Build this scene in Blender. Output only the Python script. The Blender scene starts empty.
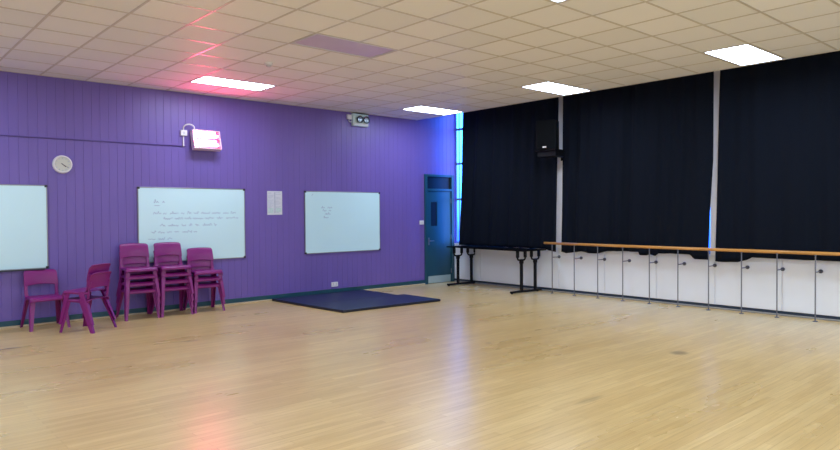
import bpy, bmesh, math, random
from mathutils import Vector, Matrix
random.seed(7)
sc = bpy.context.scene
COL = sc.collection
PI = math.pi

# ------------------------------------------------------------------ helpers
def srgb(r, g, b):
    f = lambda c: (c/255/12.92) if c/255 <= .04045 else ((c/255+.055)/1.055)**2.4
    return (f(r), f(g), f(b), 1)

def link(name, bm, mats, parent=None, smooth=False, mods=()):
    me = bpy.data.meshes.new(name)
    bmesh.ops.recalc_face_normals(bm, faces=bm.faces[:])
    bm.to_mesh(me); bm.free()
    if not isinstance(mats, (list, tuple)): mats = [mats]
    for m in mats: me.materials.append(m)
    if smooth:
        for p in me.polygons: p.use_smooth = True
    o = bpy.data.objects.new(name, me); COL.objects.link(o)
    if parent: o.parent = parent
    for kind, kw in mods:
        md = o.modifiers.new(kind.lower(), kind)
        for k, v in kw.items(): setattr(md, k, v)
    return o

def tag(o, label, cat, group=None):
    o['label'] = label; o['category'] = cat
    if group: o['group'] = group
    return o

def thing(name, label, cat, loc=(0, 0, 0), rz=0, group=None):
    o = bpy.data.objects.new(name, None); COL.objects.link(o)
    o.empty_display_size = .1
    o.location = loc; o.rotation_euler = (0, 0, rz)
    return tag(o, label, cat, group)

def struct(name, bm, mats, parent=None, **k):
    o = link(name, bm, mats, parent, **k)
    if not parent: o['kind'] = 'structure'
    return o

def dup(root, loc, rz, label, group=None):
    r = root.copy(); COL.objects.link(r); r.location = loc; r.rotation_euler = (0, 0, rz)
    r['label'] = label
    if group: r['group'] = group
    for ch in list(root.children):
        c = ch.copy(); COL.objects.link(c); c.parent = r
        for g in ch.children:
            d = g.copy(); COL.objects.link(d); d.parent = c
    return r

def box(bm, x0, x1, y0, y1, z0, z1, bevel=0, mat=0):
    r = bmesh.ops.create_cube(bm, size=1)
    vs = r['verts']
    for v in vs:
        v.co = Vector((x0 if v.co.x < 0 else x1, y0 if v.co.y < 0 else y1, z0 if v.co.z < 0 else z1))
    fs = set(f for v in vs for f in v.link_faces)
    if mat:
        for f in fs: f.material_index = mat
    if bevel:
        es = list(set(e for v in vs for e in v.link_edges))
        bmesh.ops.bevel(bm, geom=es, offset=bevel, segments=2, affect='EDGES', profile=.5)
    return bm

def B(*a, **k): return box(bmesh.new(), *a, **k)

def tube(bm, pts, r, n=10, cap=True):
    pts = [Vector(p) for p in pts]; rings = []
    up0 = None
    for i, p in enumerate(pts):
        a = pts[max(0, i-1)]; b = pts[min(len(pts)-1, i+1)]
        t = (b-a).normalized()
        if up0 is None:
            up0 = Vector((0, 0, 1)) if abs(t.z) < .9 else Vector((1, 0, 0))
        s = t.cross(up0).normalized(); u = s.cross(t).normalized(); up0 = u
        rr = r[i] if isinstance(r, (list, tuple)) else r
        rings.append([bm.verts.new(p + (s*math.cos(2*PI*k/n) + u*math.sin(2*PI*k/n))*rr) for k in range(n)])
    for a, b in zip(rings, rings[1:]):
        for k in range(n): bm.faces.new((a[k], a[(k+1) % n], b[(k+1) % n], b[k]))
    if cap:
        bm.faces.new(rings[0]); bm.faces.new(rings[-1][::-1])
    return bm

def T(pts, r, n=10): return tube(bmesh.new(), pts, r, n)

def lathe(bm, prof, n=32, axis='z', at=(0, 0, 0)):
    at = Vector(at); rings = []
    def m(r, h, k):
        c, s = r*math.cos(2*PI*k/n), r*math.sin(2*PI*k/n)
        return {'z': Vector((c, s, h)), 'y': Vector((c, h, s)), 'x': Vector((h, c, s))}[axis] + at
    for r, h in prof:
        rings.append([bm.verts.new(m(r, h, k)) for k in range(n)] if r > 1e-6 else [bm.verts.new(m(0, h, 0))])
    for a, b in zip(rings, rings[1:]):
        for k in range(n):
            k2 = (k+1) % n
            if len(a) > 1 and len(b) > 1: bm.faces.new((a[k], a[k2], b[k2], b[k]))
            elif len(b) > 1: bm.faces.new((a[0], b[k2], b[k]))
            elif len(a) > 1: bm.faces.new((a[k], a[k2], b[0]))
    return bm

def prism(bm, poly, axis, a, b):
    """poly: 2-D outline extruded along an axis from a to b"""
    def m(p, h):
        return {'y': Vector((p[0], h, p[1])), 'x': Vector((h, p[0], p[1])), 'z': Vector((p[0], p[1], h))}[axis]
    v0 = [bm.verts.new(m(p, a)) for p in poly]; v1 = [bm.verts.new(m(p, b)) for p in poly]
    n = len(poly)
    bm.faces.new(v0); bm.faces.new(v1[::-1])
    for i in range(n): bm.faces.new((v0[i], v1[i], v1[(i+1) % n], v0[(i+1) % n]))
    return bm

# ------------------------------------------------------------------ materials
def mat(name, col, rough=.5, metal=0, emit=None, es=0, spec=.5, coat=0, sheen=0):
    m = bpy.data.materials.new(name); m.use_nodes = True
    b = m.node_tree.nodes['Principled BSDF']
    b.inputs['Base Color'].default_value = col
    b.inputs['Roughness'].default_value = rough
    b.inputs['Metallic'].default_value = metal
    b.inputs['Specular IOR Level'].default_value = spec
    b.inputs['Coat Weight'].default_value = coat
    b.inputs['Sheen Weight'].default_value = sheen
    if emit:
        b.inputs['Emission Color'].default_value = emit
        b.inputs['Emission Strength'].default_value = es
    return m

def N(m, t, **kw):
    n = m.node_tree.nodes.new(t)
    for k, v in kw.items(): setattr(n, k, v)
    return n

def L(m, a, b): m.node_tree.links.new(a, b)

def noisy(m, scale, amount, bump=0, stretch=(1, 1, 1), detail=3):
    """gentle value variation + bump over the flat base colour"""
    b = m.node_tree.nodes['Principled BSDF']
    col = tuple(b.inputs['Base Color'].default_value)
    tc = N(m, 'ShaderNodeTexCoord'); mp = N(m, 'ShaderNodeMapping'); mp.inputs['Scale'].default_value = stretch
    L(m, tc.outputs['Object'], mp.inputs['Vector'])
    nz = N(m, 'ShaderNodeTexNoise'); nz.inputs['Scale'].default_value = scale; nz.inputs['Detail'].default_value = detail
    L(m, mp.outputs['Vector'], nz.inputs['Vector'])
    rp = N(m, 'ShaderNodeValToRGB')
    rp.color_ramp.elements[0].position = .3; rp.color_ramp.elements[1].position = .7
    rp.color_ramp.elements[0].color = tuple(c*(1-amount) for c in col[:3]) + (1,)
    rp.color_ramp.elements[1].color = tuple(min(1, c*(1+amount)) for c in col[:3]) + (1,)
    L(m, nz.outputs['Fac'], rp.inputs['Fac']); L(m, rp.outputs['Color'], b.inputs['Base Color'])
    if bump:
        bp = N(m, 'ShaderNodeBump'); bp.inputs['Strength'].default_value = bump; bp.inputs['Distance'].default_value = .003
        L(m, nz.outputs['Fac'], bp.inputs['Height']); L(m, bp.outputs['Normal'], b.inputs['Normal'])
    return m

M = {}
M['purple'] = noisy(mat('purple_paint', srgb(112, 91, 171), .42), 2.2, .05, .05, (1, 1, .3))
M['teal'] = noisy(mat('teal_paint', srgb(26, 74, 90), .38), 3, .06)
M['white_wall'] = noisy(mat('white_wall_paint', srgb(236, 232, 228), .6), 2, .03)
M['white_panel'] = noisy(mat('white_laminate', srgb(238, 243, 250), .22), 1.5, .02)
M['column'] = noisy(mat('column_paint', srgb(246, 244, 248), .5), 2, .03)
M['grid'] = noisy(mat('ceiling_bar_enamel', srgb(205, 198, 190), .3, spec=.7), 4, .03)
M['board_white'] = noisy(mat('whiteboard_enamel', srgb(206, 240, 250), .25), 1, .015)
M['alu'] = noisy(mat('aluminium', srgb(150, 150, 158), .35, .8), 6, .05)
M['dark_plastic'] = noisy(mat('dark_plastic', srgb(38, 36, 50), .4), 6, .08)
M['white_plastic'] = noisy(mat('white_plastic', srgb(230, 228, 232), .4), 6, .02)
M['ink'] = noisy(mat('marker_ink', srgb(142, 162, 196), .6), 20, .1)
M['chair'] = noisy(mat('magenta_polypropylene', srgb(128, 22, 114), .38), 9, .05, .06)
M['mat_top'] = noisy(mat('navy_vinyl', srgb(20, 34, 64), .42), 3, .1, .08)
M['mat_side'] = noisy(mat('dark_navy_vinyl', srgb(16, 20, 42), .5), 3, .1)
M['black_metal'] = noisy(mat('black_metal', srgb(7, 8, 14), .55, spec=.25), 8, .1)
M['table_top'] = noisy(mat('dark_laminate', srgb(6, 7, 12), .9, spec=.05), 8, .1)
M['rail_wood'] = noisy(mat('varnished_wood', srgb(206, 146, 74), .3), 5, .18, 0, (6, .5, 6))
M['steel'] = noisy(mat('grey_steel', srgb(118, 120, 130), .38, .6), 8, .05)
M['knob'] = noisy(mat('dark_grey_metal', srgb(92, 94, 104), .4, .5), 8, .05)
M['curtain'] = noisy(mat('blackout_fabric', srgb(13, 19, 31), .95, spec=.15), 60, .12, .1)
M['speaker'] = noisy(mat('black_speaker_shell', srgb(6, 10, 16), .7, spec=.2), 12, .1)
M['grille'] = noisy(mat('black_grille', srgb(5, 9, 14), .8, spec=.15), 200, .3, .3)
M['paper'] = noisy(mat('printed_paper', srgb(212, 216, 226), .7), 8, .03)
M['print'] = noisy(mat('faint_print', srgb(182, 190, 206), .7), 30, .15)
M['print_green'] = noisy(mat('faint_green_print', srgb(190, 212, 214), .7), 30, .1)
M['clock_face'] = noisy(mat('clock_face', srgb(206, 208, 200), .5), 8, .02)
M['kick'] = noisy(mat('brushed_kick_plate', srgb(176, 196, 196), .4, .3), 20, .06, 0, (.2, 1, 8))
M['dark_glass'] = noisy(mat('dark_glass', srgb(12, 17, 28), .4, spec=.25), 3, .1)
M['frame_blue'] = noisy(mat('window_frame_paint', srgb(120, 150, 190), .4), 5, .04)
M['strip_wood'] = noisy(mat('pale_beading', srgb(196, 178, 148), .4), 6, .08)
M['grey_bead'] = noisy(mat('grey_beading', srgb(150, 150, 150), .45), 6, .06)
M['skirt_dark'] = noisy(mat('dark_skirting_paint', srgb(36, 52, 72), .4), 6, .06)
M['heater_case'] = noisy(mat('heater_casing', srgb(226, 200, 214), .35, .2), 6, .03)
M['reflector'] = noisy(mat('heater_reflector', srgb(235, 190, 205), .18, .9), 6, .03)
M['bar'] = mat('glowing_quartz_bar', (1, .3, .5, 1), .4, emit=(1.0, .07, .20, 1), es=70)
M['diffuser_on'] = mat('lit_diffuser', (.9, .9, .9, 1), .3, emit=(.75, .91, 1.12, 1), es=14.5)
M['diffuser_off'] = noisy(mat('unlit_diffuser', srgb(212, 194, 218), .16), 4, .04)
M['lamp_frame'] = noisy(mat('light_frame_enamel', srgb(205, 205, 212), .4), 4, .02)
M['cable_purple'] = noisy(mat('painted_conduit', srgb(88, 70, 142), .45), 6, .05)
M['lens'] = noisy(mat('spot_lens', srgb(130, 142, 152), .2, .3), 6, .03)
M['case_teal'] = noisy(mat('emergency_light_case', srgb(206, 232, 234), .35), 6, .04)

M['diffuser_on'].cycles.emission_sampling = 'FRONT'; M['bar'].cycles.emission_sampling = 'FRONT'
def glass():
    m = bpy.data.materials.new('window_glass'); m.use_nodes = True
    nt = m.node_tree; nt.nodes.clear()
    out = nt.nodes.new('ShaderNodeOutputMaterial'); mx = nt.nodes.new('ShaderNodeMixShader')
    tr = nt.nodes.new('ShaderNodeBsdfTransparent'); gl = nt.nodes.new('ShaderNodeBsdfGlossy')
    tr.inputs['Color'].default_value = (.93, .97, 1, 1); gl.inputs['Roughness'].default_value = .03
    mx.inputs[0].default_value = .05; nt.links.new(tr.outputs[0], mx.inputs[1])
    nt.links.new(gl.outputs[0], mx.inputs[2]); nt.links.new(mx.outputs[0], out.inputs[0])
    return m
M['glass'] = glass()

def floor_mat():
    m = bpy.data.materials.new('strip_wood_floor'); m.use_nodes = True
    b = m.node_tree.nodes['Principled BSDF']
    g = N(m, 'ShaderNodeNewGeometry')
    br = N(m, 'ShaderNodeTexBrick')
    br.offset = .37; br.offset_frequency = 2; br.squash = 1
    br.inputs['Scale'].default_value = 1
    br.inputs['Brick Width'].default_value = 1.15; br.inputs['Row Height'].default_value = .068
    br.inputs['Mortar Size'].default_value = .0012; br.inputs['Mortar Smooth'].default_value = .2
    br.inputs['Color1'].default_value = srgb(214, 184, 126)
    br.inputs['Color2'].default_value = srgb(226, 199, 142)
    br.inputs['Mortar'].default_value = srgb(186, 150, 96)
    L(m, g.outputs['Position'], br.inputs['Vector'])
    # grain along X, and broad worn patches
    mp = N(m, 'ShaderNodeMapping'); mp.inputs['Scale'].default_value = (1.2, 22, 1)
    L(m, g.outputs['Position'], mp.inputs['Vector'])
    nz = N(m, 'ShaderNodeTexNoise'); nz.inputs['Scale'].default_value = 2.2; nz.inputs['Detail'].default_value = 6
    L(m, mp.outputs['Vector'], nz.inputs['Vector'])
    rp = N(m, 'ShaderNodeValToRGB')
    rp.color_ramp.elements[0].position = .3; rp.color_ramp.elements[0].color = (.87, .83, .77, 1)
    rp.color_ramp.elements[1].position = .72; rp.color_ramp.elements[1].color = (1.08, 1.07, 1.05, 1)
    L(m, nz.outputs['Fac'], rp.inputs['Fac'])
    mx = N(m, 'ShaderNodeMix', data_type='RGBA', blend_type='MULTIPLY'); mx.inputs['Factor'].default_value = .85
    L(m, br.outputs['Color'], mx.inputs['A']); L(m, rp.outputs['Color'], mx.inputs['B'])
    n2 = N(m, 'ShaderNodeTexNoise'); n2.inputs['Scale'].default_value = .9; n2.inputs['Detail'].default_value = 4
    mp2 = N(m, 'ShaderNodeMapping'); mp2.inputs['Scale'].default_value = (.6, 1.6, 1)
    L(m, g.outputs['Position'], mp2.inputs['Vector']); L(m, mp2.outputs['Vector'], n2.inputs['Vector'])
    r2 = N(m, 'ShaderNodeValToRGB')
    r2.color_ramp.elements[0].position = .32; r2.color_ramp.elements[0].color = (.90, .87, .82, 1)
    r2.color_ramp.elements[1].position = .68; r2.color_ramp.elements[1].color = (1.04, 1.03, 1.02, 1)
    L(m, n2.outputs['Fac'], r2.inputs['Fac'])
    m2 = N(m, 'ShaderNodeMix', data_type='RGBA', blend_type='MULTIPLY'); m2.inputs['Factor'].default_value = .9
    L(m, mx.outputs['Result'], m2.inputs['A']); L(m, r2.outputs['Color'], m2.inputs['B'])
    last = m2.outputs['Result']
    # small dark stains worn into the boards
    for (sx, sy, rx, ry, k) in ((-3.51, -6.99, .13, .10, .55), (-8.85, -1.60, .17, .05, .6), (-7.12, -2.62, .13, .06, .35),
                                (-6.3, -1.5, .1, .05, .25), (-5.75, -7.35, .22, .05, .3), (-4.6, -5.2, .05, .04, .4)):
        s = N(m, 'ShaderNodeVectorMath', operation='SUBTRACT'); s.inputs[1].default_value = (sx, sy, 0)
        L(m, g.outputs['Position'], s.inputs[0])
        d = N(m, 'ShaderNodeVectorMath', operation='MULTIPLY'); d.inputs[1].default_value = (1/rx, 1/ry, 0)
        L(m, s.outputs[0], d.inputs[0])
        ln = N(m, 'ShaderNodeVectorMath', operation='LENGTH'); L(m, d.outputs[0], ln.inputs[0])
        mr = N(m, 'ShaderNodeMapRange'); mr.interpolation_type = 'SMOOTHSTEP'
        mr.inputs['From Min'].default_value = .35; mr.inputs['From Max'].default_value = 1.15
        mr.inputs['To Min'].default_value = k; mr.inputs['To Max'].default_value = 0
        L(m, ln.outputs['Value'], mr.inputs['Value'])
        mm = N(m, 'ShaderNodeMix', data_type='RGBA'); L(m, mr.outputs['Result'], mm.inputs['Factor'])
        L(m, last, mm.inputs['A']); mm.inputs['B'].default_value = srgb(78, 62, 50)
        last = mm.outputs['Result']
    L(m, last, b.inputs['Base Color'])
    rr = N(m, 'ShaderNodeMapRange')
    rr.inputs['To Min'].default_value = .24; rr.inputs['To Max'].default_value = .33
    L(m, n2.outputs['Fac'], rr.inputs['Value']); L(m, rr.outputs['Result'], b.inputs['Roughness'])
    bp = N(m, 'ShaderNodeBump'); bp.inputs['Strength'].default_value = .12; bp.inputs['Distance'].default_value = .002
    L(m, nz.outputs['Fac'], bp.inputs['Height']); L(m, bp.outputs['Normal'], b.inputs['Normal'])
    b.inputs['Specular IOR Level'].default_value = .5
    return m
M['floor'] = floor_mat()

GX, GY, PX, PY = -1.13, -.295, .585, .578      # ceiling grid: origin lines and pitch
def ceiling_mat():
    m = bpy.data.materials.new('mineral_fibre_tiles'); m.use_nodes = True
    b = m.node_tree.nodes['Principled BSDF']
    g = N(m, 'ShaderNodeNewGeometry')
    mp = N(m, 'ShaderNodeMapping', vector_type='POINT')
    mp.inputs['Location'].default_value = (-GX/PX, -GY/PY, 0); mp.inputs['Scale'].default_value = (1/PX, 1/PY, 0)
    L(m, g.outputs['Position'], mp.inputs['Vector'])
    fl = N(m, 'ShaderNodeVectorMath', operation='FLOOR'); L(m, mp.outputs['Vector'], fl.inputs[0])
    wn = N(m, 'ShaderNodeTexWhiteNoise', noise_dimensions='3D'); L(m, fl.outputs[0], wn.inputs['Vector'])
    rp = N(m, 'ShaderNodeValToRGB')
    rp.color_ramp.elements[0].color = srgb(240, 240, 244); rp.color_ramp.elements[1].color = srgb(249, 248, 252)
    L(m, wn.outputs['Value'], rp.inputs['Fac'])
    nz = N(m, 'ShaderNodeTexNoise'); nz.inputs['Scale'].default_value = 90; nz.inputs['Detail'].default_value = 3
    L(m, g.outputs['Position'], nz.inputs['Vector'])
    mx = N(m, 'ShaderNodeMix', data_type='RGBA', blend_type='MULTIPLY'); mx.inputs['Factor'].default_value = .08
    L(m, rp.outputs['Color'], mx.inputs['A']); L(m, nz.outputs['Color'], mx.inputs['B'])
    L(m, mx.outputs['Result'], b.inputs['Base Color'])
    bp = N(m, 'ShaderNodeBump'); bp.inputs['Strength'].default_value = .15; bp.inputs['Distance'].default_value = .002
    L(m, nz.outputs['Fac'], bp.inputs['Height']); L(m, bp.outputs['Normal'], b.inputs['Normal'])
    b.inputs['Roughness'].default_value = .62
    return m
M['tiles'] = ceiling_mat()

# ------------------------------------------------------------------ dimensions
H = 3.5                    # suspended ceiling
HS = 4.25                  # soffit above the windows
XL, YF = -13.2, -14.2      # unseen walls
CE = -1.13                 # edge of the suspended ceiling
WG = .05                   # window glass plane

# ------------------------------------------------------------------ floor, ceiling, walls
struct('floor', B(XL, .35, YF, .15, -.12, 0), M['floor'])

LIGHTS = []                # cells (x0, x1, y0, y1)
for i in range(3):
    xr = CE - 4.095*i
    for yk in (-.873, -3.763, -6.653, -9.543, -12.433):
        LIGHTS.append((xr-2*PX, xr, yk-PY, yk))
bm = bmesh.new()
xs = [XL] + sorted(set([round(v, 4) for l in LIGHTS for v in l[:2]])) + [CE]
xs = sorted(set(xs)); ys = sorted(set([YF, 0] + [round(v, 4) for l in LIGHTS for v in l[2:]]))
for a, b_ in zip(xs, xs[1:]):
    for c, d in zip(ys, ys[1:]):
        cx, cy = (a+b_)/2, (c+d)/2
        if any(l[0] < cx < l[1] and l[2] < cy < l[3] for l in LIGHTS): continue
        box(bm, a, b_, c, d, H, H+.02)
struct('ceiling', bm, M['tiles'])
bm = bmesh.new()
x = CE
k = 0
while x > XL:
    cut = sorted([l[2:] for l in LIGHTS if l[0]+.1 < x < l[1]-.1])
    a = YF
    for c, d in cut + [(0, 0)]:
        box(bm, x-.012, x+.012, a, c, H-.004, H-.0002); a = d
    x -= PX
y = GY
while y > YF:
    box(bm, XL, CE, y-.012, y+.012, H-.0045, H-.0006); y -= PY
box(bm, XL, CE, -.022, 0, H-.005, H-.0003)
struct('trim_1', bm, M['grid'])                      # ceiling grid bars
bm = B(CE-.012, CE+.03, YF, 0, H-.006, HS)           # upstand at the ceiling edge
struct('trim_2', bm, M['white_wall'])
struct('trim_3', B(CE-.02, .35, YF, .15, HS, HS+.1), M['white_wall'])   # soffit over the windows

# purple wall of vertical boards with a doorway
DX0, DX1, DZ = -.91, -.035, 2.365
def boards(bm, x0, x1, z0, z1, pitch=.117, g=.0035, d=.0035):
    pts = [(x0, 0)]
    n0 = math.ceil((x0+.02)/pitch); n1 = math.floor((x1-.02)/pitch)
    for i in range(n0, n1+1):
        c = i*pitch
        pts += [(c-g, 0), (c, d), (c+g, 0)]
    pts.append((x1, 0))
    v0 = [bm.verts.new((p[0], p[1], z0)) for p in pts]; v1 = [bm.verts.new((p[0], p[1], z1)) for p in pts]
    for a in range(len(pts)-1): bm.faces.new((v0[a], v0[a+1], v1[a+1], v1[a]))
bm = bmesh.new()
boards(bm, XL, DX0, 0, HS); boards(bm, DX0, DX1, DZ, HS); boards(bm, DX1, WG, 0, HS)
wp = [(XL, DX0, 0, HS), (DX0, DX1, DZ, HS), (DX1, WG+.012, 0, HS)]
for a, b_, c, d in wp: box(bm, a, b_, .012, .15, c, d)
struct('wall_back', bm, M['purple'])
struct('wall_left', B(XL-.15, XL, YF-.15, .15, 0, HS), M['white_wall'])
WB = [(-12.4, -9.9), (-9.5, -7.0), (-6.6, -4.1), (-3.7, -1.2)]   # unseen windows behind the camera, added to bring daylight into the room
bm = B(XL, .35, YF-.15, YF, 0, 1.0); box(bm, XL, .35, YF-.15, YF, 3.2, HS)
xe = [XL] + [v for p in WB for v in p] + [.35]
for a, b_ in zip(xe[::2], xe[1::2]): box(bm, a, b_, YF-.15, YF, 1.0, 3.2)
struct('wall_front', bm, M['white_wall'])
for n, (a, b_) in enumerate(WB):
    bm = bmesh.new()
    for k in range(4):
        c = a+.03+(b_-a-.06)*k/3; box(bm, c-.03, c+.03, YF-.11, YF-.04, 1.0, 3.2)
    for z in (1.03, 2.4, 3.17): box(bm, a, b_, YF-.11, YF-.04, z-.03, z+.03)
    wf = struct('window_%d' % (n+5), bm, M['frame_blue'])  # added for its daylight, never in view
    link('window_glass', B(a, b_, YF-.08, YF-.074, 1.0, 3.2), M['glass'], wf)

# window wall: low wall, columns, windows between
PZ = .845
COLS = [(-3.02, -2.815), (-6.0, -5.772), (-9.1, -8.88), (-12.2, -11.98)]
bm = B(.0, .30, YF, 0, 0, PZ-.03)
box(bm, -.004, .30, YF, 0, PZ-.03, PZ, .004)
for c in COLS: box(bm, -.075, .30, c[0], c[1], PZ+.002, HS-.002)
box(bm, 0, .30, YF, COLS[-1][0], PZ, HS)
box(bm, .0, .30, YF, 0, HS-.16, HS)
struct('wall_right', bm, M['column'])
# white cover boards on the low wall, with open joints
seams = [-.8, -2.84, -3.845, -4.83, -5.82, -6.8, -7.8, -8.8, -9.8, -10.8, -11.8, -12.8, YF]
bm = bmesh.new()
a = 0
for s in seams:
    box(bm, -.018, -.001, s+.006, a-.006, .07, PZ+.012, .003); a = s
struct('trim_4', bm, M['white_panel'])
bm = B(-.020, -.002, YF, -.0, .028, .066)
struct('baseboard_right', bm, M['skirt_dark'])
bm = B(-.034, -.002, YF, 0, 0, .027, .006)
struct('trim_5', bm, M['grey_bead'])
bm = bmesh.new()
box(bm, XL, DX0-.002, -.016, -.0005, .028, .10, .003)
struct('baseboard_back', bm, M['teal'])
struct('trim_6', B(XL, DX0-.002, -.026, -.0005, 0, .027, .006), M['strip_wood'])

# windows
bays = [(-.012, COLS[0][1])] + [(COLS[i][0], COLS[i+1][1]) for i in range(3)]
for n, (yb, ya) in enumerate(bays):
    bm = bmesh.new()
    z0, z1 = PZ, HS-.16
    nm = max(2, round((yb-ya)/.75)); st = (yb-ya)/nm
    for i in range(nm+1):
        c = yb-i*st
        w = .02
        c = min(yb-w/2, max(ya+w/2, c))
        box(bm, WG-.012, WG+.012, c-w/2, c+w/2, z0, z1)
    for z in (z0+.03, 1.83, 2.62, 3.38, z1-.03):
        box(bm, WG-.014, WG+.014, ya, yb, z-.025, z+.025)
    if n == 0:      # slim extra light next to the wall
        box(bm, WG-.012, WG+.012, -.122, -.108, z0, z1)
    wf = struct('window_%d' % (n+1), bm, M['frame_blue'])
    link('window_glass', B(WG-.003, WG+.003, ya, yb, z0, z1), M['glass'], wf)

# door
d = bpy.data.objects.new('door_1', None); COL.objects.link(d); d['kind'] = 'structure'
bm = bmesh.new()
box(bm, DX0, DX0+.075, -.03, .10, 0, DZ, .004)
box(bm, DX1-.075, DX1, -.03, .10, 0, DZ, .004)
box(bm, DX0+.075, DX1-.075, -.03, .10, DZ-.05, DZ, .004)
box(bm, DX0+.075, DX1-.075, -.03, .10, 2.005, 2.055, .004)
link('door_frame', bm, M['teal'], d)
bm = bmesh.new()
lx0, lx1 = DX0+.078, DX1-.078
vx0, vx1, vz0, vz1 = -.715, -.535, 1.25, 1.77
box(bm, lx0, vx0, .0, .045, .008, 2.0); box(bm, vx1, lx1, .0, .045, .008, 2.0)
box(bm, vx0, vx1, .0, .045, .008, vz0); box(bm, vx0, vx1, .0, .045, vz1, 2.0)
lf = link('door_leaf', bm, M['teal'], d)
link('vision_panel', B(vx0, vx1, .012, .02, vz0, vz1), M['dark_glass'], lf)
link('kick_plate', B(lx0+.03, lx1-.02, -.003, .0, .012, .165), M['kick'], lf)
bm = B(-.80, -.76, -.006, 0, .84, 1.0, .002)
tube(bm, [(-.78, -.003, .93), (-.78, -.045, .93), (-.77, -.05, .93), (-.67, -.05, .93)], .009, 8)
link('door_handle', bm, M['alu'], lf)
link('transom_pane', B(DX0+.075, DX1-.075, .02, .03, 2.055, DZ-.05), M['dark_glass'], d)
bm = bmesh.new()
for z in (.25, 1.0, 1.8): tube(bm, [(lx1+.001, -.006, z-.05), (lx1+.001, -.006, z+.05)], .007, 8)
link('hinge', bm, M['alu'], d)
# beyond the doorway: dark lobby closing the opening
struct('trim_7', B(DX0-.1, DX1+.1, .16, .2, 0, HS), M['dark_glass'])

# ------------------------------------------------------------------ ceiling lights
names = {(0, 0): 'lit ceiling panel light nearest the corner, above the door and window strip',
         (0, 1): 'lit ceiling panel light in front of the white post beside the loudspeaker',
         (0, 2): 'lit ceiling panel light over the right-hand curtains, largest and brightest',
         (1, 0): 'lit ceiling panel light above the glowing wall heater',
         (1, 1): 'unlit lilac-grey ceiling panel light, the only one switched off',
         (1, 2): 'lit ceiling panel light cut off by the top edge of the photo'}
def make_light(on, label):
    t = thing('ceiling_light', label, 'ceiling light', (0, 0, H))
    hx, hy, w = PX-.006, PY/2-.006, .03
    bm = bmesh.new()
    box(bm, -hx, hx, hy-w, hy, -.004, .05); box(bm, -hx, hx, -hy, -hy+w, -.004, .05)
    box(bm, -hx, -hx+w, -hy+w, hy-w, -.004, .05); box(bm, hx-w, hx, -hy+w, hy-w, -.004, .05)
    box(bm, -hx, hx, -hy, hy, .05, .06)
    link('frame', bm, M['lamp_frame'], t)
    bm = B(-hx+w, hx-w, -hy+w, hy-w, .002, .012)
    for f_ in bm.faces: f_.material_index = 0 if f_.calc_center_median().z < .003 else 1      # only the face towards the room glows
    link('diffuser', bm, [M['diffuser_on'], M['lamp_frame']] if on else [M['diffuser_off'], M['lamp_frame']], t)
    return t
lit = unlit = None
for n, (x0, x1, y0, y1) in enumerate(LIGHTS):
    i, j = divmod(n, 5)
    lab = names.get((i, j), 'added ceiling panel light out of view, put in to light the room')  # cells without a name hold extra lamps added to light the room
    c = ((x0+x1)/2, (y0+y1)/2, H)
    if (i, j) == (1, 1):
        t = make_light(False, lab); t.location = c
    elif lit is None:
        t = lit = make_light(True, lab); t.location = c
    else:
        t = dup(lit, c, 0, lab)
    t['group'] = 'panel lights in the ceiling grid' if (i, j) in names else 'added panel lights out of view'

# smoke detector
t = thing('smoke_detector', 'small round smoke detector on the ceiling between the heater light and the unlit panel', 'smoke detector', (-6.08, -2.72, H))
link('base', lathe(bmesh.new(), [(0, 0), (.055, 0), (.055, -.02), (.05, -.025), (0, -.025)], 24), M['white_plastic'], t)
link('sensor_head', lathe(bmesh.new(), [(0, -.025), (.036, -.026), (.038, -.04), (.026, -.052), (0, -.054)], 24), M['lamp_frame'], t)

# ------------------------------------------------------------------ whiteboards
def scribble(parent, x0, x1, z, h, seed, y=0, w=.006, slope=0):
    """handwritten-looking line: words of looping strokes"""
    rnd = random.Random(seed); x = x0
    while x < x1:
        wl = min(rnd.uniform(.05, .17), x1-x)
        if wl < .025: break
        bm = bmesh.new(); pts = []; n = max(4, int(wl/.011))
        for i in range(n+1):
            xx = x + wl*i/n
            zz = z + slope*(xx-x0) + h*(.5*math.sin(i*2.2+seed) * rnd.uniform(.5, 1.1) + (rnd.random() < .12)*.7)
            pts.append((xx, zz))
        for (ax, az), (bx, bz) in zip(pts, pts[1:]):
            dx, dz = bx-ax, bz-az; l = math.hypot(dx, dz) or 1; nx, nz = -dz/l*w/2, dx/l*w/2
            v = [bm.verts.new(p) for p in ((ax+nx, y, az+nz), (ax-nx, y, az-nz), (bx-nx, y, bz-nz), (bx+nx, y, bz+nz))]
            bm.faces.new(v)
        link('written_word', bm, M['ink'], parent)
        x += wl + rnd.uniform(.025, .06)
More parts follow.
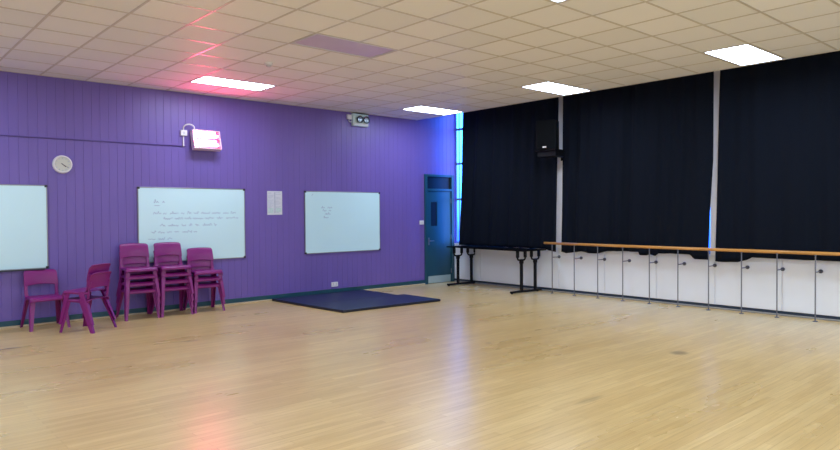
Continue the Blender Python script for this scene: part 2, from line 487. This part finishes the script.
def whiteboard(x0, x1, z0, z1, label, tray=False, lines=()):
    cx = (x0+x1)/2
    t = thing('whiteboard', label, 'whiteboard', (cx, -.001, z0), group='whiteboards on the purple wall')
    W, Hh = (x1-x0)/2, z1-z0; f = .014
    link('panel', B(-W+f, W-f, -.016, -.001, f, Hh-f), M['board_white'], t)
    bm = bmesh.new()
    box(bm, -W, W, -.022, 0, 0, f, .003); box(bm, -W, W, -.022, 0, Hh-f, Hh, .003)
    box(bm, -W, -W+f, -.022, 0, f, Hh-f, .003); box(bm, W-f, W, -.022, 0, f, Hh-f, .003)
    link('frame', bm, M['alu'], t)
    for sx in (-1, 1):
        for zz in (0, 1):
            xa = sx*W; zb = zz*Hh
            bm = B(min(xa, xa-sx*.032)-.002, max(xa, xa-sx*.032)+.002, -.026, 0,
                   -.002 if zz == 0 else Hh-.032, .032 if zz == 0 else Hh+.002, .004)
            link('corner_cap', bm, M['dark_plastic'], t)
    if tray:
        bm = B(-W+.06, W-.06, -.075, -.022, -.012, -.004, .002); box(bm, -W+.06, W-.06, -.079, -.073, -.012, .006, .002)
        link('pen_tray', bm, M['dark_plastic'], t)
    if lines:
        for k, (a, b_, z, h) in enumerate(lines): scribble(t, a-cx, b_-cx, z-z0, h, k+3, -.0168)
    return t
whiteboard(-9.85, -8.085, .79, 1.965, 'empty whiteboard at the far left above the lone chair, cut off by the photo edge', tray=True)
whiteboard(-6.855, -5.07, .785, 1.968, 'whiteboard with five lines of faint writing, above the stacked chairs', lines=(
    (-6.61, -6.44, 1.735, .045), (-6.60, -6.48, 1.68, .004), (-6.62, -5.24, 1.555, .03), (-6.46, -5.20, 1.47, .03),
    (-6.52, -5.58, 1.36, .03), (-6.66, -5.92, 1.255, .03), (-6.70, -6.33, 1.15, .03)))
whiteboard(-3.885, -2.125, .79, 1.955, 'whiteboard with a short note in its upper left, beside the door', lines=(
    (-3.52, -3.25, 1.645, .035), (-3.49, -3.30, 1.59, .035), (-3.44, -3.28, 1.525, .03), (-3.47, -3.36, 1.46, .03), (-3.73, -3.70, 1.87, .03)))

# two-column notice
t = thing('notice_sign', 'pale two-column paper notice pinned between the two right whiteboards', 'notice', (-4.49, 0, 1.52))
bm = B(-.147, -.003, -.006, -.0, 0, .42); box(bm, -.004, .147, -.006, 0, .002, .42)
link('sheet', bm, M['paper'], t)
bm = bmesh.new(); rnd = random.Random(4)
for c in (-.134, .016):
    for r in range(22):
        z = .395-r*.017
        if rnd.random() < .2: continue
        box(bm, c, c+rnd.uniform(.06, .115), -.0068, -.0058, z, z+.007)
box(bm, -.012, .012, -.0068, -.0058, .03, .4)
link('print', bm, M['print'], t)
bm = B(-.13, -.03, -.0072, -.0060, .03, .12); box(bm, .02, .13, -.0072, -.0060, .05, .12)
link('print_block', bm, M['print_green'], t)

# clock
t = thing('wall_clock', 'round wall clock with pale rim between the left whiteboard and the heater', 'clock', (-7.885, -.001, 2.265))
link('face', lathe(bmesh.new(), [(0, -.022), (.108, -.022), (.108, -.018), (.0, -.018)], 40, 'y'), M['clock_face'], t)
link('rim', lathe(bmesh.new(), [(.104, -.018), (.104, -.034), (.112, -.038), (.126, -.03), (.130, -.0), (0.0, 0)], 40, 'y'), M['white_plastic'], t)
def hand(l, w, ang, y):
    bm = bmesh.new(); c, s = math.sin(ang), math.cos(ang)
    for f in (1,):
        p = [(-w*s - c*.02, w*c - s*.02), (w*s - c*.02, -w*c - s*.02), (c*l + w*.5*s, s*l - w*.5*c), (c*l - w*.5*s, s*l + w*.5*c)]
        prism(bm, p, 'y', y, y-.002)
    return bm
link('hour_hand', hand(.055, .006, math.radians(131), -.0235), M['dark_plastic'], t)
link('minute_hand', hand(.085, .0045, math.radians(122), -.026), M['dark_plastic'], t)
for k in range(12):
    bm = bmesh.new(); a = k*PI/6; c, s = math.sin(a), math.cos(a); w = .006; r0, r1 = .078, .097
    prism(bm, [(c*r0-w*s, s*r0+w*c), (c*r0+w*s, s*r0-w*c), (c*r1+w*s, s*r1-w*c), (c*r1-w*s, s*r1+w*c)], 'y', -.0222, -.0235)
    link('hour_mark', bm, M['print'], t)

# ------------------------------------------------------------------ quartz heater
t = thing('wall_heater', 'glowing pink bar heater high on the purple wall', 'heater', (-5.79, -.001, 2.742))
tilt = Matrix.Rotation(math.radians(-15), 4, 'X')
off = Vector((0, -.125, 0))
def hx(bm):
    for v in bm.verts: v.co = tilt @ v.co + off
    return bm
W, Z = .232, .160
bm = bmesh.new()
box(bm, -W, W, .05, .066, -Z, Z)                       # back
box(bm, -W, W, -.038, .05, Z-.014, Z, .003); box(bm, -W, W, -.038, .05, -Z, -Z+.014, .003)
box(bm, -W, -W+.014, -.038, .05, -Z+.014, Z-.014, .003); box(bm, W-.014, W, -.038, .05, -Z+.014, Z-.014, .003)
link('casing', hx(bm), M['heater_case'], t)
def refl(zc):
    bm = bmesh.new(); pts = []
    for k in range(11):
        u = -1+.2*k
        pts.append((.045-.075*u*u, zc+u*.068))
    a = [bm.verts.new((-W+.02, p[0], p[1])) for p in pts]; b_ = [bm.verts.new((W-.02, p[0], p[1])) for p in pts]
    for i in range(10): bm.faces.new((a[i], b_[i], b_[i+1], a[i+1]))
    return hx(bm)
for zc in (.072, -.072):
    link('reflector', refl(zc), M['reflector'], t, smooth=True)
for zc in (.072, -.072):
    bm = tube(bmesh.new(), [(-W+.035, .008, zc), (W-.05, .008, zc)], .026, 14)
    link('glowing_bar', hx(bm), M['bar'], t, smooth=True)
for zc in (.072, -.072):
    bm = B(W-.05, W-.014, -.022, .02, zc-.03, zc+.03, .004)
    link('end_holder', hx(bm), M['heater_case'], t)
bm = B(-.10, .10, -.066, 0, -.03, .03, .004); box(bm, -.02, .02, -.05, 0, -.10, .10, .004)
link('wall_bracket', bm, M['heater_case'], t)
# fused spur with cable loop
t = thing('switch_box', 'small white switch box with looped cable beside the wall heater', 'switch', (-6.125, -.001, 2.845))
link('box', B(-.052, .052, -.045, 0, -.045, .045, .006), M['white_plastic'], t)
link('rocker', B(-.016, .016, -.05, -.045, -.02, .02, .002), M['lamp_frame'], t)
pts = [(0, -.02, .045)]
for k in range(13):
    a = PI - PI*k/12
    pts.append((.07+.07*math.cos(a), -.02-.008*k, .085+.055*math.sin(a)))
pts.append((.142, -.105, .05))
link('cable', T(pts, .011, 8), M['white_plastic'], t, smooth=True)
link('feed_cable', T([(0, -.014, -.045), (0, -.014, -.215)], .011, 8), M['white_plastic'], t)
# conduit along the wall
tag(link('conduit', T([(-10.5, -.0085, 2.625), (-6.10, -.0085, 2.632)], .009, 10), M['cable_purple'], smooth=True),
    'thin purple-painted conduit running along the wall from the heater to the left', 'conduit')

# twin-spot emergency light
t = thing('emergency_light', 'twin-spot emergency light box under the ceiling on the purple wall', 'emergency light', (-2.625, -.001, 3.235))
bm = B(-.185, .185, -.075, 0, .0, .24, .012)
link('case', bm, M['case_teal'], t)
for cx_ in (-.055, .105):
    b2 = lathe(bmesh.new(), [(0, -.075), (.05, -.075), (.062, -.095), (.070, -.115), (.072, -.125), (.060, -.125), (.054, -.114)], 24, 'y', (cx_, 0, .125))
    s = link('spot_lamp', b2, M['dark_plastic'], t, smooth=True)
    link('lens', lathe(bmesh.new(), [(0, -.118), (.046, -.115), (.055, -.110), (.03, -.10), (0, -.10)], 24, 'y', (cx_, 0, .125)), M['lens'], s)
link('lower_strip', B(-.178, .178, -.080, -.075, .012, .058, .002), M['lamp_frame'], t)
bm = B(-.187, .187, -.079, -.0, .238, .252, .004)
link('mounting_rail', bm, M['dark_plastic'], t)
t = thing('junction_box', 'small white junction box left of the emergency light', 'junction box', (-2.87, -.001, 3.40))
link('box', B(-.05, .05, -.045, 0, -.045, .045, .006), M['white_plastic'], t)
link('cable', T([(0, -.016, -.045), (.0, -.016, -.075), (.012, -.016, -.09), (.068, -.016, -.09)], .009, 8), M['white_plastic'], t, smooth=True)

# switch, socket
t = thing('light_switch', 'white light switch on the purple wall left of the door', 'light switch', (-.99, -.001, 1.33))
link('plate', B(-.058, .058, -.012, 0, -.043, .043, .004), M['white_plastic'], t)
for s in (-.022, .022): link('rocker', B(s-.012, s+.012, -.018, -.012, -.022, .022, .002), M['lamp_frame'], t)
t = thing('wall_socket', 'white double power socket low on the purple wall behind the navy mats', 'power socket', (-3.23, -.001, .185))
link('plate', B(-.075, .075, -.012, 0, -.044, .044, .004), M['white_plastic'], t)
for s in (-.035, .035): link('rocker', B(s-.01, s+.01, -.017, -.012, .008, .028, .002), M['lamp_frame'], t)
for s in (-.035, .035):
    bm = bmesh.new(); box(bm, s-.003, s+.003, -.0126, -.0118, -.006, .004); box(bm, s-.012, s-.006, -.0126, -.0118, -.024, -.019); box(bm, s+.006, s+.012, -.0126, -.0118, -.024, -.019)
    link('socket_hole', bm, M['dark_plastic'], t)

# ------------------------------------------------------------------ chairs
def leg_mesh(sx, rear):
    """open angle-section leg: outer corner rounded, hollow inside so chairs nest"""
    bm = bmesh.new(); rows = []
    sy = 1 if rear else -1
    top = Vector((sx*.218, .100 if rear else -.165, .425)); foot = Vector((sx*.250, .255 if rear else -.250, 0))
    for i in range(7):
        f = i/6; p = top.lerp(foot, f)
        p.y += 0
        w = .076 - .032*f; wx = .066-.028*f; t = .0055
        r = .012
        prof = [(-wx, 0), (-r, 0), (-r*.3, r*.3), (0, r), (0, w)]                 # outer path (x outward=0)
        prof += [(-t, w), (-t, r+t*.4), (-r-.001, t), (-wx, t)]
        rows.append([bm.verts.new((p.x + sx*a, p.y - sy*b_, p.z)) for a, b_ in prof])
    n = len(rows[0])
    for a, b_ in zip(rows, rows[1:]):
        for k in range(n): bm.faces.new((a[k], a[(k+1) % n], b_[(k+1) % n], b_[k]))
    bm.faces.new(rows[0]); bm.faces.new(rows[-1])
    return bm
def seat_mesh():
    bm = bmesh.new(); nu, nv = 22, 20; g = []
    for j in range(nv+1):
        v = j/nv; row = []
        for i in range(nu+1):
            u = -1 + 2*i/nu
            hw = .230 - .022*v
            # flatten inner part, roll the rim down
            x = u*hw; y = -.220 + .385*v
            z = .447 - .022*v - .012*(1-u*u)*math.sin(PI*min(1, v*1.1))
            au = abs(u)
            if au > .88: z -= .040*((au-.88)/.12)**1.6; x = math.copysign(hw*(.955+.045*((au-.88)/.12)), u)
            if v < .12: z -= .062*((.12-v)/.12)**1.7
            if v > .92: z += .006*((v-.92)/.08)
            cr = max(0, au-.78)/.22; ce = max(0, .15-v)/.15
            y += .03*cr*cr*ce                    # rounded front corners
            row.append(bm.verts.new((x, y, z)))
        g.append(row)
    for j in range(nv):
        for i in range(nu): bm.faces.new((g[j][i], g[j][i+1], g[j+1][i+1], g[j+1][i]))
    return bm
def back_mesh():
    bm = bmesh.new(); nu, nv = 22, 14; g = []
    for j in range(nv+1):
        v = j/nv; row = []
        for i in range(nu+1):
            u = -1 + 2*i/nu; au = abs(u)
            hw = .214 - .008*v
            zb = .560 + .026*(1-u*u)                # arched lower edge
            zt = .782 - .010*u*u - .02*max(0, (au-.86)/.14)**2
            z = zb + (zt-zb)*v
            y = .150 + (z-.55)*.22 + .024*(1-u*u) - .008*math.sin(PI*v)
            if v > .88: y += .012*((v-.88)/.12)**1.5
            x = u*hw
            row.append(bm.verts.new((x, y, z)))
        g.append(row)
    for j in range(nv):
        for i in range(nu): bm.faces.new((g[j][i], g[j][i+1], g[j+1][i+1], g[j+1][i]))
    return bm
def stile_mesh(sx):
    bm = bmesh.new(); rows = []
    P = [(.188, .115, .424), (.192, .138, .438), (.194, .146, .475), (.193, .154, .54), (.191, .170, .62), (.190, .180, .66)]
    W = [.030, .030, .026, .024, .022, .02]
    for (x, y, z), w in zip(P, W):
        rows.append([bm.verts.new((sx*(x+a), y+b_, z)) for a, b_ in ((-w, -.006), (w*.55, -.006), (w*.7, 0), (w*.55, .010), (-w, .006))])
    n = 5
    for a, b_ in zip(rows, rows[1:]):
        for k in range(n): bm.faces.new((a[k], a[(k+1) % n], b_[(k+1) % n], b_[k]))
    bm.faces.new(rows[0]); bm.faces.new(rows[-1])
    return bm
solid = ('SOLIDIFY', dict(thickness=.007, offset=-1))
bev = ('BEVEL', dict(width=.002, segments=1))
def make_chair(label):
    t = thing('chair', label, 'chair')
    link('seat', seat_mesh(), M['chair'], t, True, (solid,))
    link('backrest', back_mesh(), M['chair'], t, True, (('SOLIDIFY', dict(thickness=.012, offset=0)), ('BEVEL', dict(width=.004, segments=2, limit_method='ANGLE'))))
    for s in (-1, 1): link('back_support', stile_mesh(s), M['chair'], t, False, (bev,))
    for s in (-1, 1):
        for r in (False, True): link('leg', leg_mesh(s, r), M['chair'], t)
    return t
proto = make_chair('')
used = [False]
def chair(x, y, z, rz, label, group):
    if not used[0]:
        used[0] = True
        proto.location = (x, y, z); proto.rotation_euler = (0, 0, rz); proto['label'] = label; proto['group'] = group
        return proto
    return dup(proto, (x, y, z), rz, label, group)
chair(-8.195, -.285, 0, math.radians(3), 'single magenta plastic chair alone under the left whiteboard', 'loose magenta chairs')
SP = .107
for k, lab in enumerate(('lower chair of the pair turned to the wall, its lower backrest nearer the viewer',
                         'upper chair of the pair turned to the wall, its higher backrest behind the other')):
    a = math.radians(-142)
    chair(-7.81 - .010*k*math.sin(a)*-1, -.905 + .010*k*-math.cos(a), SP*k, a, 'magenta ' + lab, 'pair of magenta chairs turned to the wall')
ORD = {4: ('topmost', 'second from the top', 'third from the top', 'lowest'), 3: ('topmost', 'middle', 'lowest')}
for (cx_, cy_, n, where, rz) in ((-6.965, -.295, 4, 'the leftmost stack of four by the wall', -2),
                                 (-6.462, -.31, 4, 'the middle stack by the wall', -1),
                                 (-5.94, -.30, 3, 'the right-hand stack of three by the wall', -3)):
    for k in range(n):
        pos = ORD[n][n-1-k]
        chair(cx_, cy_-.010*k, SP*k, math.radians(rz), 'magenta plastic chair, %s in %s' % (pos, where), 'stacked magenta chairs')

# ------------------------------------------------------------------ gym mats
def gym_mat(poly, label):
    t = thing('gym_mat', label, 'gym mat', (0, 0, 0), group='navy gym mats on the floor')
    cx_ = sum(p[0] for p in poly)/4; cy_ = sum(p[1] for p in poly)/4
    t.location = (cx_, cy_, 0); q = [(p[0]-cx_, p[1]-cy_) for p in poly]
    o = link('core', prism(bmesh.new(), q, 'z', .001, .036), M['mat_side'], t, False, (('BEVEL', dict(width=.006, segments=2)),))
    q2 = [(a*.994, b_*.994) for a, b_ in q]
    link('cover', prism(bmesh.new(), q2, 'z', .034, .040), M['mat_top'], t, False, (('BEVEL', dict(width=.002, segments=1)),))
gym_mat([(-4.60, -.06), (-4.55, -1.13), (-2.66, -1.19), (-2.62, -.06)], 'navy gym mat lying against the wall below the power socket')
gym_mat([(-4.555, -1.135), (-4.50, -2.09), (-2.51, -2.18), (-2.50, -1.195)], 'navy gym mat nearer the viewer, jutting out at its right end')

# ------------------------------------------------------------------ folding table
TZ = .825
t = thing('folding_table', 'long dark table on black twin-post legs under the left curtain', 'table', (-.40, -1.5, 0), math.radians(-3.5))
ry = lambda x: -.05*(x)      # slight skew of the legs is kept small
link('tabletop', B(-.33, .31, -1.14, 1.06, TZ-.022, TZ, .004), M['table_top'], t)
for yy in (.895, -.92):
    bm = B(-.44, .395 if yy < 0 else .325, yy-.03, yy+.03, .012, .05, .008)
    for fx in (-.41, .295): lathe(bm, [(0, 0), (.022, 0), (.022, .014), (0, .014)], 12, 'z', (fx, yy, 0))
    lg = link('leg_frame', bm, M['black_metal'], t)
    for xx in (-.15, .235):
        link('post', B(xx-.026, xx+.026, yy-.022, yy+.022, .05, .575, .006), M['black_metal'], lg)
        bm = bmesh.new()
        for s in (-1, 1):
            box(bm, xx+s*.105-.026, xx+s*.105+.026, yy-.02, yy+.02, .675, TZ-.022, .004)
            tube(bm, [(xx+s*.105, yy, .70), (xx+s*.103, yy, .655), (xx+s*.085, yy, .632), (xx+s*.05, yy, .625), (xx, yy, .625)], .017, 8)
        box(bm, xx-.036, xx+.036, yy-.026, yy+.026, .56, .615, .006)
        link('cradle', bm, M['black_metal'], lg)

# ------------------------------------------------------------------ ballet barre
RX, RZ = -.245, .948
t = thing('ballet_barre', 'long wooden ballet barre on thin steel posts below the curtains', 'ballet barre', (RX, -5.5, 0))
oy = 5.5
bm = tube(bmesh.new(), [(0, -2.675+oy, RZ), (0, -4.4+oy, RZ-.003), (0, -6.2+oy, RZ-.004), (0, -8.9+oy, RZ)], .024, 14)
link('handrail', bm, M['rail_wood'], t, True)
for k in range(13):
    y = -2.855 - .4945*k + oy
    bm = tube(bmesh.new(), [(0, y, .006), (0, y, RZ-.02)], .009, 10)
    lathe(bm, [(0, 0), (.032, 0), (.032, .008), (.014, .014), (0, .014)], 16, 'z', (0, y, 0))
    lathe(bm, [(0, RZ-.036), (.016, RZ-.036), (.016, RZ-.022), (0, RZ-.022)], 12, 'z', (0, y, 0))
    p = link('post', bm, M['steel'], t)
    bm = tube(bmesh.new(), [(0, y, .682), (-RX-.020, y, .682)], .008, 8)
    lathe(bm, [(0, -RX-.045), (.022, -RX-.045), (.028, -RX-.036), (.028, -RX-.0195), (0, -RX-.0195)], 16, 'x', (0, y, .682))
    link('wall_fixing', bm, M['knob'], p)

# ------------------------------------------------------------------ curtains
def lerp_pts(pts, v):
    if v <= pts[0][0]: return pts[0][1]
    for (a, b_), (c, d) in zip(pts, pts[1:]):
        if v <= c: return b_ + (d-b_)*(v-a)/(c-a)
    return pts[-1][1]
def curtain(y0, y1, hem, seed, label, edge0=None, edge1=None, x0=-.142):
    """y0 > y1; hem: list of (distance from y0, z); edge: how far the side edge moves, by height"""
    rnd = random.Random(seed); W = y0-y1; nu = int(W/.016); nv = 46
    fr = [(rnd.uniform(9, 30), rnd.uniform(0, 6.3), rnd.uniform(.5, 1)) for _ in range(6)]
    ztop = 4.02
    bm = bmesh.new(); g = []
    for j in range(nv+1):
        v = j/nv; row = []
        for i in range(nu+1):
            s = i/nu*W
            zb = lerp_pts(hem, s)
            z = ztop + (zb-ztop)*v
            f = sum(a*math.sin(w*s + p + .5*math.sin(z*1.3+p)) for w, p, a in fr)/3
            amp = .032 + .008*v
            x = x0 + amp*f - .012*v
            ya = y0 + (lerp_pts(edge0, z) if edge0 else 0); yb = y1 + (lerp_pts(edge1, z) if edge1 else 0)
            y = ya + (yb-ya)*i/nu + .008*math.cos(fr[0][0]*s)
            row.append(bm.verts.new((x, y, z)))
        g.append(row)
    for j in range(nv):
        for i in range(nu): bm.faces.new((g[j][i], g[j][i+1], g[j+1][i+1], g[j+1][i]))
    o = link('curtain', bm, M['curtain'], None, True, (('SOLIDIFY', dict(thickness=.004, offset=0)),))
    tag(o, label, 'curtain', 'black curtains along the window wall')
    # hanging track
    return o
# hem heights (on the curtain plane), measured along each curtain
curtain(-.45, -2.952, [(0, .831), (1.0, .829), (2.25, .829), (2.30, .80), (2.5, .785)], 1,
        'black full-height curtain left of the loudspeaker, hanging behind the table', edge0=[(.8, .15), (2.25, .06), (3.7, 0)], edge1=[(.9, .065), (3.7, 0)])
curtain(-3.057, -5.862, [(0, .79), (.12, .768), (.30, .793), (.45, .813), (.62, .788), (.79, .788), (.97, .839), (1.27, .85), (1.59, .849), (1.605, .796),
                       (1.75, .797), (1.81, .821), (1.90, .792), (1.95, .837), (2.23, .849), (2.49, .844), (2.58, .775), (3, .777)], 2,
        'wide black curtain between the two pale window posts', edge0=[(1.0, .055), (3.7, 0)], edge1=[(.9, .078), (1.57, .056), (2.33, .01), (3.69, 0)])
curtain(-5.972, -9.0, [(0, .757), (.12, .753), (.32, .763), (.45, .80), (.53, .844), (.85, .839), (1.6, .841), (3.2, .84)], 3,
        'black curtain at the right edge of the photo, right of the second pale post', edge0=[(.93, .075), (2.33, .035), (3.68, 0)])
curtain(-9.05, -13.6, [(0, .85), (5, .85)], 4, 'black curtain beyond the right edge of the photo')
struct('trim_8', B(-.157, -.127, -13.7, -.25, 4.02, HS, .004), M['steel'])      # curtain track under the soffit
bm = bmesh.new()

# ------------------------------------------------------------------ loudspeaker on bracket
SX, SY, SZ = -.42, -2.925, 2.685
t = thing('loudspeaker', 'black loudspeaker on a wall bracket between the left curtains', 'loudspeaker', (SX, SY, SZ), math.radians(16))
bm = prism(bmesh.new(), [(-.16, .19), (-.16, -.19), (.14, -.14), (.14, .14)], 'z', 0, .54)
link('cabinet', bm, M['speaker'], t, False, (('BEVEL', dict(width=.012, segments=2)),))
link('grille', B(-.172, -.160, -.172, .172, .02, .52, .004), M['grille'], t)
link('badge', B(-.1765, -.1715, -.012, .062, .03, .058, .003), M['white_plastic'], t)
t = thing('speaker_bracket', 'black wall bracket carrying the loudspeaker on the pale post', 'bracket', (0, -2.90, 2.50))
bm = B(SX-.14, -.25, -.26, .19, .165, .182, .003)
box(bm, SX-.10, -.25, -.24, .17, .06, .165, .006)
link('shelf', bm, M['black_metal'], t)
link('arm', B(-.26, -.076, -.108, -.046, .06, .12, .004), M['black_metal'], t)
link('wall_plate', B(-.087, -.0755, -.112, -.04, 0.0, .16, .003), M['black_metal'], t)

# ------------------------------------------------------------------ world, camera, view
w = bpy.data.worlds.new('sky'); sc.world = w; w.use_nodes = True
bg = w.node_tree.nodes['Background']
# clear blue sky over the window wall, pale sunlit haze on the far side of the building
wt = w.node_tree
tc = wt.nodes.new('ShaderNodeTexCoord'); sp = wt.nodes.new('ShaderNodeSeparateXYZ')
wt.links.new(tc.outputs['Generated'], sp.inputs[0])
mr = wt.nodes.new('ShaderNodeMapRange'); mr.inputs['From Min'].default_value = -.25; mr.inputs['From Max'].default_value = -.02
mr.interpolation_type = 'SMOOTHSTEP'
dv = wt.nodes.new('ShaderNodeVectorMath'); dv.operation = 'DOT_PRODUCT'; dv.inputs[1].default_value = (.7, .7, 0)
wt.links.new(tc.outputs['Generated'], dv.inputs[0]); wt.links.new(dv.outputs['Value'], mr.inputs['Value'])
mx = wt.nodes.new('ShaderNodeMix'); mx.data_type = 'RGBA'
wt.links.new(mr.outputs['Result'], mx.inputs['Factor'])
mx.inputs['A'].default_value = (2.2, 2.5, 2.8, 1)
m2 = wt.nodes.new('ShaderNodeMapRange'); m2.inputs['From Min'].default_value = -.03; m2.inputs['From Max'].default_value = .06
wt.links.new(sp.outputs['Z'], m2.inputs['Value'])
mb = wt.nodes.new('ShaderNodeMix'); mb.data_type = 'RGBA'; wt.links.new(m2.outputs['Result'], mb.inputs['Factor'])
mb.inputs['A'].default_value = (.08, .42, 3.2, 1); mb.inputs['B'].default_value = (.35, 2.6, 11.0, 1)
wt.links.new(mb.outputs['Result'], mx.inputs['B'])
wt.links.new(mx.outputs['Result'], bg.inputs['Color']); bg.inputs['Strength'].default_value = 1.0

cd = bpy.data.cameras.new('camera'); cam = bpy.data.objects.new('camera', cd); COL.objects.link(cam)
f, pitch, roll, az, pos = 655.84, math.radians(1.0904), math.radians(.3785), math.radians(48.2568), Vector((-10.3271, -10.4165, 1.5433))
fwd = Vector((math.cos(az), math.sin(az), 0)); right = Vector((math.sin(az), -math.cos(az), 0)); up = Vector((0, 0, 1))
F = fwd*math.cos(pitch) - up*math.sin(pitch); U = up*math.cos(pitch) + fwd*math.sin(pitch)
R = right*math.cos(roll) - U*math.sin(roll); U = U*math.cos(roll) + right*math.sin(roll)
mw = Matrix(((R.x, U.x, -F.x, pos.x), (R.y, U.y, -F.y, pos.y), (R.z, U.z, -F.z, pos.z), (0, 0, 0, 1)))
cam.matrix_world = mw
# light portals: sampling guides in the window openings (they give no light of their own)
def portal(name, loc, rot, w_, h_):
    ld = bpy.data.lights.new(name, 'AREA'); ld.shape = 'RECTANGLE'; ld.size = w_; ld.size_y = h_; ld.cycles.is_portal = True
    o = bpy.data.objects.new(name, ld); COL.objects.link(o); o.location = loc; o.rotation_euler = rot
for a, b_ in WB: portal('window_portal', ((a+b_)/2, YF-.02, 2.1), (PI/2, 0, 0), b_-a, 2.2)
portal('window_portal', (WG-.02, -.21, 2.45), (0, PI/2, 0), 3.2, .40)
cd.sensor_fit = 'HORIZONTAL'; cd.sensor_width = 36; cd.lens = f/840*36; cd.clip_start = .05
sc.camera = cam
vs = sc.view_settings
vs.view_transform = 'Standard'; vs.look = 'None'; vs.gamma = 1; vs.use_curve_mapping = False
vs.exposure = .58
sc.cycles.use_denoising = True
sc.cycles.max_bounces = 10; sc.cycles.diffuse_bounces = 6; sc.cycles.sample_clamp_indirect = 4
sc.cycles.caustics_reflective = False; sc.cycles.caustics_refractive = False
sc.cycles.use_adaptive_sampling = False
